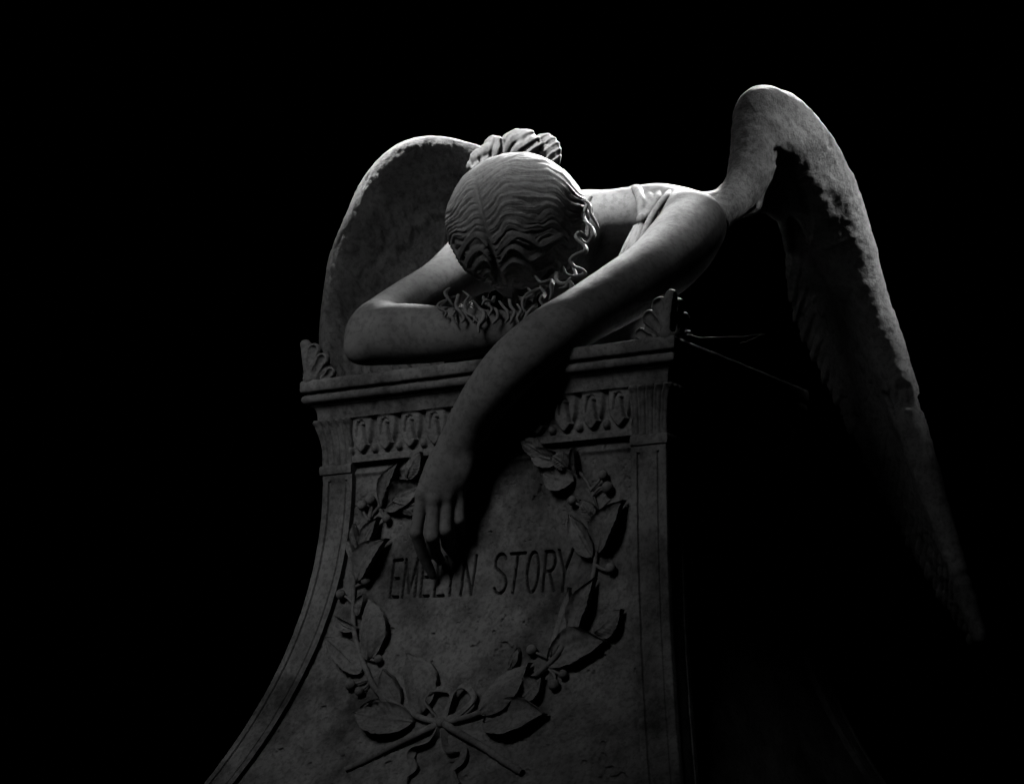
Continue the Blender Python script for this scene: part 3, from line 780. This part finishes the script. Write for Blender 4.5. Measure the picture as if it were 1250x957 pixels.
fold([(624, 194, -.022, 6), (632, 182, -.024, 7), (644, 174, -.020, 8), (656, 176, -.01, 8)], .002)
fold([(640, 194, -.022, 6), (646, 186, -.022, 7), (656, 181, -.016, 8), (662, 188, -.008, 8)], .002)
fold([(660, 172, .005, 8), (670, 174, 0, 9), (677, 184, -.005, 8), (677, 196, -.01, 7)])
fold([(660, 182, -.005, 7), (668, 186, -.012, 7), (673, 198, -.014, 6)], .002)
fold([(612, 196, .01, 20), (640, 192, .01, 20), (660, 196, .01, 16)], .004)
G.chain([W(613, 172, bd-.02), W(612, 185, bd-.028), W(613, 200, bd-.03)], [.0035, .0045, .0035], .003, op='sub')
G.chain([W(657, 172, bd-.018), W(659, 184, bd-.024), W(657, 196, bd-.026)], [.0018, .003, .002], .003, op='sub')
for xx, a_ in ((622, 6), (631, 8), (640, 9), (649, 8), (585, 5), (668, 3), (674, 2)):
    G.chain([W(xx, 197, bd-.034), W(xx+a_*.6, 182, bd-.038), W(xx+a_*1.4, 168, bd-.030)], [.0012, .0018, .001], .003, op='sub')
X, Y, Z3 = np.meshgrid(*G.ax, indexing='ij'); xb = X-W(632, 200, bd)[0]; zb = Z3-W(632, 200, bd)[2]
phb = 2*np.pi*(xb*.95-zb*.55-xb*zb*9+.006*fbm(X*30, Y*30, Z3*30, 2))/.0150
G.D += (.0008*np.sin(phb)+.0004*np.sin(phb*2.1+1)+.002*fbm(X*35, Y*35, Z3*35, 2)).astype(np.float32); del X, Y, Z3
V, F = G.skin(); V += .0008*np.stack([fbm(V[:, 0]*60+i*9, V[:, 1]*60, V[:, 2]*60, 3) for i in range(3)], 1)
mk('bun', V, F, M_HAIR, hair); del G

# ---- dress: shoulder strap with its folds, and the gown falling behind the pedestal
G = Grid((.12, 3.32, CAMZ+.62), (.30, 3.66, CAMZ+1.03), .0016)
def rib(l, k=.002): limb(G, l, k, 24)
rib([(772, 233, 3.516, 6), (778, 233, 3.466, 6.5), (782, 246, 3.423, 6), (783, 264, 3.408, 5)])
rib([(792, 236, 3.466, 5), (794, 244, 3.431, 4.5), (789, 262, 3.410, 4)])
rib([(804, 236, 3.466, 6), (803, 243, 3.428, 5), (795, 256, 3.411, 4.5), (787, 272, 3.401, 4)])
rib([(820, 234, 3.466, 5), (813, 241, 3.421, 4.6), (801, 256, 3.396, 4.4), (790, 276, 3.372, 4.4), (781, 302, 3.358, 4.5), (772, 332, 3.35, 5)])
rib([(794, 239, 3.526, 8), (799, 240, 3.476, 8), (798, 248, 3.436, 6)], .004)
rib([(812, 232, 3.49, 6), (806, 238, 3.452, 6), (796, 250, 3.424, 5), (788, 264, 3.402, 4)])
rib([(788, 232, 3.49, 6), (791, 240, 3.452, 5), (788, 252, 3.42, 4.6), (785, 266, 3.402, 4)])
rib([(783, 276, 3.398, 4), (778, 292, 3.381, 4), (771, 312, 3.371, 4.5), (764, 334, 3.366, 5)])
rib([(780, 276, 3.404, 3.6), (772, 294, 3.386, 4), (765, 312, 3.381, 4.5), (757, 334, 3.381, 5)])
rib([(776, 278, 3.408, 3.4), (766, 298, 3.396, 4), (757, 320, 3.396, 5)])
G.ell(W(783, 268, 3.398), (.0080, .0065, .0100), .002)
V, F = G.skin(); mk('strap', V, F, M_DRESS, angel); del G
G = Grid((-.12, 3.56, .50), (.92, 4.55, CAMZ+.86), .007)
G.chain([W(735, 350, 3.70), W(755, 460, 3.80), np.array([.20, 3.94, CAMZ+.28])], [.100, .110, .150], .05)
hips = np.array([.20, 3.96, CAMZ+.26])
G.chain([hips, np.array([.12, 3.90, CAMZ-.05]), np.array([.12, 3.92, .56])], [.15, .13, .15], .06)
G.chain([hips, np.array([.32, 3.92, CAMZ-.05]), np.array([.36, 3.98, .56])], [.15, .13, .15], .06)
G.chain([np.array([.30, 3.95, .60]), np.array([.42, 4.25, .58]), np.array([.46, 4.42, .56])], [.16, .11, .07], .06)
X, Y, Z3 = np.meshgrid(*G.ax, indexing='ij')
ang = np.arctan2(Y-3.95, X-.32); low = np.clip((CAMZ+.5-Z3)/.5, 0, 1)
G.D += (.018*low*np.sin(ang*17+3*fbm(X*3, Y*3, Z3*1.2, 2))+.006*fbm(X*16, Y*16, Z3*5, 2)).astype(np.float32)
cutp = ((X-S0[0])*VV[0]+(Y-S0[1])*VV[1])                       # nothing may enter the pedestal
G.D = np.where(Z3 < TOP+.004, np.maximum(G.D, (SD+FB*gz(Z3)+.035-cutp).astype(np.float32)), G.D).astype(np.float32)
V, F = G.skin(); dress = mk('dress', V, F, M_DRESS, angel); del G, X, Y, Z3

# ---- wings
def plumes(lnn, c, q1, q2, seed, wd, lg, amp, skew):
    """height of overlapping round-tipped feathers over a wing unrolled to (span, chord)"""
    u = (lnn*.86-c*skew+.008*q1)/wd; v = (c*.9+lnn*skew*.8+.010*q2)/lg
    best = np.zeros(c.shape)
    for dr in (0, 1):
        row = np.floor(v)-dr
        uo = u+.5*(row % 2)+.2*np.sin(row*5.3)
        for dc in (-1, 0, 1):
            kx = np.floor(uo)+dc
            j1 = _val[(_perm[(kx.astype(int)*7+row.astype(int)*131+seed*17) & 4095])]
            j2 = _val[(_perm[(kx.astype(int)*13+row.astype(int)*57+seed*11+5) & 4095])]
            x = (uo-kx-.5-.18*(j1-.5))/(.60+.12*j2); y = (v-row-.12*(j2-.5))/1.62
            outline = x*x+(np.clip(y-.5, 0, None)/.5)**2
            h = (.15+.85*np.clip(y, 0, 1)+.25*(j1-.5))*np.clip((1-outline)*5, 0, 1)*(1-.35*x*x)
            h = h-.16*np.exp(-(x/.07)**2)*(outline < 1)-.05*np.abs(np.sin((y*7+np.abs(x)*3)*np.pi))*(outline < 1)
            best = np.maximum(best, np.where((y > 0) & (y < 1.05), h, 0))
    return best*amp
def wing(lead, trail, rad, th=1.2, inner=1, seed=0, fat=1.25, amp=1.0, hollow=.17, full=0):
    """round leading edge, hollow blade, overlapping carved feathers; section runs nose > inner face > edge > outer face"""
    nu, na = 460, 84
    L_ = spline(WP(lead), nu); T_ = spline(WP(trail), nu); r = spline([(PR(x, l[2]), 0) for x, l in zip(rad, lead)], nu)[:, 0]
    for _ in range(6):
        T_[1:-1] = (T_[:-2]+2*T_[1:-1]+T_[2:])/4
    chord = T_-L_; cl = np.linalg.norm(chord, axis=1); ch = chord/cl[:, None]
    tg = np.gradient(L_, axis=0); tg /= np.linalg.norm(tg, axis=1)[:, None]
    nr = np.cross(tg, ch); nr /= np.linalg.norm(nr, axis=1)[:, None]; nr *= inner
    for _ in range(30):
        nr[1:-1] = (nr[:-2]+2*nr[1:-1]+nr[2:])/4
    nr /= np.linalg.norm(nr, axis=1)[:, None]
    ln = np.concatenate([[0], np.cumsum(np.linalg.norm(np.diff(L_, axis=0), axis=1))])
    R = (r*fat)[:, None]; C = cl[:, None]; R = np.minimum(R, C*.45)
    k = int(na*.34); a1 = np.linspace(0, 1, k, endpoint=False); a2 = np.linspace(0, 1, na-k)
    c_half = np.concatenate([R*(1-np.cos(a1*np.pi/2))[None], R+(C-R)*a2[None]**.9], 1)
    c = np.concatenate([c_half, c_half[:, -2:0:-1]], 1)
    side = np.concatenate([np.ones(na), -np.ones(na-2)])[None, :]
    tip = .0045
    nose = R*th*np.sqrt(np.clip(1-((c-R)/R)**2, 0, 1))
    blade = tip+(R*th-tip)*np.exp(-(np.clip(c-R, 0, None)/(R*(1.5+full*np.exp(-(ln[:, None]/.42)**4))))**2)
    half = np.where(c < R, nose, blade)*np.clip((C-c)/.006, .15, 1)**.5
    w_ = c/C
    camb = -hollow*c*(1-w_)
    V = L_[:, None]+ch[:, None]*(c-r[:, None])[..., None]+nr[:, None]*(side*half+camb)[..., None]
    # outward normals of the plain form
    du = np.gradient(V, axis=0); dv = np.roll(V, -1, 1)-np.roll(V, 1, 1)
    N = np.cross(du, dv); N /= np.linalg.norm(N, axis=2)[..., None]+1e-12
    cen = V.mean(1, keepdims=True); mid = L_[:, None]+ch[:, None]*(c-r[:, None])[..., None]+nr[:, None]*camb[..., None]
    sg = np.sign(((V-mid)*N).sum(2)); sgm = 1 if sg.sum() > 0 else -1; N *= sgm
    lnn = ln[:, None]+0*c
    q1 = fbm(lnn*16+seed, c*16, side+0*c, 3); q2 = fbm(lnn*16+40+seed, c*16, side+0*c, 3)
    small = plumes(lnn, c, q1, q2, seed, .030, .027, .0075, .25); medium = plumes(lnn, c, q1, q2, seed, .042, .050, .0095, .30)
    lgx = lnn*.62+c*.10+.006*q1; pf = (lgx/.034) % 1
    prim = .010*pf**.8-.004*np.exp(-((pf-.5)/.06)**2)
    step = lambda x, w0: np.clip(x/w0+.5, 0, 1)
    m_nose = step(c-R*1.9-.015, .05); far = step(lnn-.30, .16)
    m_med = step(c-.125, .05); m_long = step(c-.235, .05)
    h = small*np.maximum(m_nose, .28*far)*(1-m_med)*np.clip((lnn-.16)/.2, 0, 1)+medium*m_med*(1-m_long)+prim*m_long
    calm = 1-.85*np.exp(-((c-R)/(1.2*R))**2)
    h = h+.0042*calm*fbm(lnn*26, c*26, side+seed+0*c, 4)+.0016*fbm(lnn*80, c*80, side+seed+0*c, 3)
    h *= np.clip(lnn/.10, .25, 1)*np.clip((C-c)/.02, 0, 1)*np.clip((ln[-1]-lnn)/.06, .1, 1)
    h *= np.where(c < R, np.clip((.12+.88*(c/R)**2)*(1+.6*far), 0, 1), 1)*amp
    V = V+N*h[..., None]
    n2 = V.shape[1]; fl = sgm < 0; V = V.reshape(-1, 3)
    F = [tuple(f) for f in gridfaces(nu, n2, wrapv=True, flip=fl)]
    e0 = tuple(range(n2)); e1 = tuple((nu-1)*n2+i for i in range(n2))
    F += [e0 if fl else e0[::-1], e1[::-1] if fl else e1]
    return mk('wing', V, F, M_WING, angel)
wing([(650, 268, 3.62), (622, 228, 3.68), (585, 204, 3.70), (540, 193, 3.72), (496, 203, 3.73), (460, 238, 3.73), (433, 292, 3.72), (413, 350, 3.72), (402, 420, 3.70), (404, 500, 3.68), (414, 590, 3.66), (427, 690, 3.64)],
     [(672, 300, 3.62), (658, 318, 3.61), (640, 335, 3.60), (622, 355, 3.60), (605, 380, 3.60), (586, 410, 3.61), (563, 445, 3.62), (538, 485, 3.63), (514, 535, 3.64), (490, 595, 3.65), (465, 655, 3.65), (440, 712, 3.65)],
     [22, 23, 24, 24, 24, 23, 21, 19, 17, 13, 10, 6], th=1.25, inner=1, seed=1, amp=1.9)
from mathutils.kdtree import KDTree
def carved_wing(lead, trail, rad, lobe, seed):
    """the raised wing: arm, wrist and blade merged into one mass, then feathered"""
    nu, nw = 240, 70
    L_ = spline(WP(lead), nu); T_ = spline(WP(trail), nu); r = spline([(PR(x, l[2]), 0) for x, l in zip(rad, lead)], nu)[:, 0]
    for _ in range(4): T_[1:-1] = (T_[:-2]+2*T_[1:-1]+T_[2:])/4
    allp = np.vstack([L_, T_])
    G = Grid(allp.min(0)-.06, allp.max(0)+.06, .0034)
    for a in range(0, nu, 2):                                        # blade
        w = np.linspace(0, 1, 9)[:, None]; P = L_[a]*(1-w)+T_[a]*w
        R = .0065+(r[a]*.80-.0065)*np.exp(-(w[:, 0]/.34)**2)
        G.chain(P, R*np.where(w[:, 0] > .99, .5, 1), .008)
    G.chain(L_, r, .022)
    Q = spline(np.hstack([WP(lobe), np.array(WR(lobe))[:, None]]), 40)
    G.chain(Q[:, :3], Q[:, 3], .040)
    V, F = G.skin()
    # unroll: nearest point of the lead-trail sheet gives (span, chord)
    ln = np.concatenate([[0], np.cumsum(np.linalg.norm(np.diff(L_, axis=0), axis=1))])
    ws = np.linspace(0, 1, nw); kd = KDTree(nu*nw); par = np.zeros((nu*nw, 2)); q = 0
    for a in range(nu):
        ch = T_[a]-L_[a]; cl = np.linalg.norm(ch)
        for w in ws:
            kd.insert(L_[a]+ch*w, q); par[q] = (ln[a], cl*w); q += 1
    kd.balance()
    near = np.array([kd.find(v)[1] for v in V]); lnn, c = par[near, 0], par[near, 1]
    for _ in range(3):                                               # even out the steps of the lookup
        for arr in (lnn, c):
            acc = np.zeros(len(V)); cn = np.zeros(len(V))
            for p in range(4):
                np.add.at(acc, F[:, p], arr[F[:, (p+1) % 4]]); np.add.at(cn, F[:, p], 1)
            arr[:] = .5*arr+.5*acc/np.maximum(cn, 1)
    fn = np.cross(V[F[:, 2]]-V[F[:, 0]], V[F[:, 3]]-V[F[:, 1]]); N = np.zeros_like(V)
    for p in range(4): np.add.at(N, F[:, p], fn)
    N /= np.linalg.norm(N, axis=1)[:, None]+1e-12
    q1 = fbm(lnn*16+seed, c*16, 0*c, 3); q2 = fbm(lnn*16+40+seed, c*16, 0*c, 3)
    st = lambda x, w0: np.clip(x/w0+.5, 0, 1)
    a1 = plumes(lnn, c, q1, q2, seed, .032, .034, .0060, .25); a2 = plumes(lnn, c, q1, q2, seed, .044, .055, .0095, .30)
    lgx = lnn*.62+c*.10+.006*q1; pf = (lgx/.034) % 1; a3 = .009*pf**.8-.004*np.exp(-((pf-.5)/.06)**2)
    m2 = st(c-.10, .05); m3 = st(c-.215, .05); on = np.clip((lnn-.34)/.16, 0, 1)
    h = (a1*(.35+.65*st(c-.03, .04))*(1-m2)+a2*m2*(1-m3)+a3*m3)*on
    h = h+.0036*fbm(V[:, 0]*26, V[:, 1]*26, V[:, 2]*26, 4)+.0014*fbm(V[:, 0]*90, V[:, 1]*90, V[:, 2]*90, 3)
    gouge = fbm(V[:, 0]*20+7, V[:, 1]*20, V[:, 2]*13, 3); h = h-.006*np.clip((gouge-.34)/.12, 0, 1)
    return mk('wing', V+N*h[:, None], F, M_WING, angel)
carved_wing([(866, 266, 3.50), (892, 246, 3.54), (909, 214, 3.58), (915, 172, 3.61), (925, 137, 3.64), (956, 147, 3.68), (990, 188, 3.71), (1018, 240, 3.74), (1041, 305, 3.77), (1068, 390, 3.79), (1094, 460, 3.80), (1138, 600, 3.80), (1196, 778, 3.80)],
            [(884, 276, 3.57), (908, 262, 3.64), (936, 258, 3.71), (954, 272, 3.77), (962, 292, 3.82), (964, 318, 3.88), (967, 355, 3.93), (978, 395, 3.98), (998, 440, 4.00), (1028, 500, 4.00), (1066, 575, 4.00), (1128, 692, 3.95), (1190, 786, 3.86)],
            [18, 17, 17, 18, 25, 29, 29, 28, 25, 21, 18, 13, 6],
            [(908, 236, 3.58, 12), (923, 208, 3.605, 19), (934, 178, 3.63, 24), (950, 176, 3.655, 27), (968, 200, 3.685, 28), (986, 238, 3.715, 26), (1007, 288, 3.75, 21), (1026, 340, 3.78, 14)], 5)

# ================================================================== small things round about
def web():
    VS, FS = [], []; off = 0
    a = W(855, 413, 3.07)
    for pts in ([(838, 408, 3.03), (858, 412, 3.07), (895, 411, 3.13), (934, 408, 3.2)], [(930, 408, 3.2), (918, 414, 3.18), (904, 419, 3.17)]):
        p = spline(WP(pts), 30); p += .0008*np.stack([vnoise(np.arange(30)*.6, i*3., 1.) for i in range(3)], 1)
        V, F = tube(p, .0005, 6); VS.append(V); FS += [tuple(i+off for i in f) for f in F]; off += len(V)
    o = mk('cobweb', np.vstack(VS), FS, M_WEB)
    o['label'] = 'thin sagging strands of cobweb beside the right front corner of the pedestal top'; o['category'] = 'cobweb'
web()
G = Grid((.80, 4.02, .80), (1.12, 4.24, 1.21), .006)
tb = W(1191, 964, 4.12)
for sx in (-1, 1): G.chain([tb+np.array([sx*.024, 0, -.012]), tb+np.array([sx*.036, 0, -.35])], [.012, .05], .02)
G.chain([tb+np.array([0, 0, -.002]), tb+np.array([0, 0, -.38])], [.015, .05], .01)
V, F = G.skin(); V += .003*np.stack([fbm(V[:, 0]*30+i*7, V[:, 1]*30, V[:, 2]*30) for i in range(3)], 1)
o = mk('tombstone', V, F, M_DARK); o['label'] = 'tip of a worn tombstone just showing at the bottom right'; o['category'] = 'tombstone'
# step that carries pedestal and angel, and the ground
st = thing('stone_step', (pc[0], pc[1], 0), 'broad dark stone step carrying the pedestal and the kneeling angel', 'step')
ring_loft([(.5, .45, 0), (.5, .45, .505), (.485, .435, .52)], 'slab', M_PED, parent=st, nu=30, nv=30, d=SD+.5, noise=.002)
n = 60; gx, gy = np.meshgrid(np.linspace(-30, 30, n), np.linspace(-20, 60, n), indexing='ij')
Vg = np.stack([gx, gy, -.01+.03*fbm(gx*.5, gy*.5, gx*0)], -1).reshape(-1, 3)
o = mk('ground', Vg, gridfaces(n, n), M_SOIL); o['kind'] = 'structure'; o['label'] = 'dark cemetery ground'
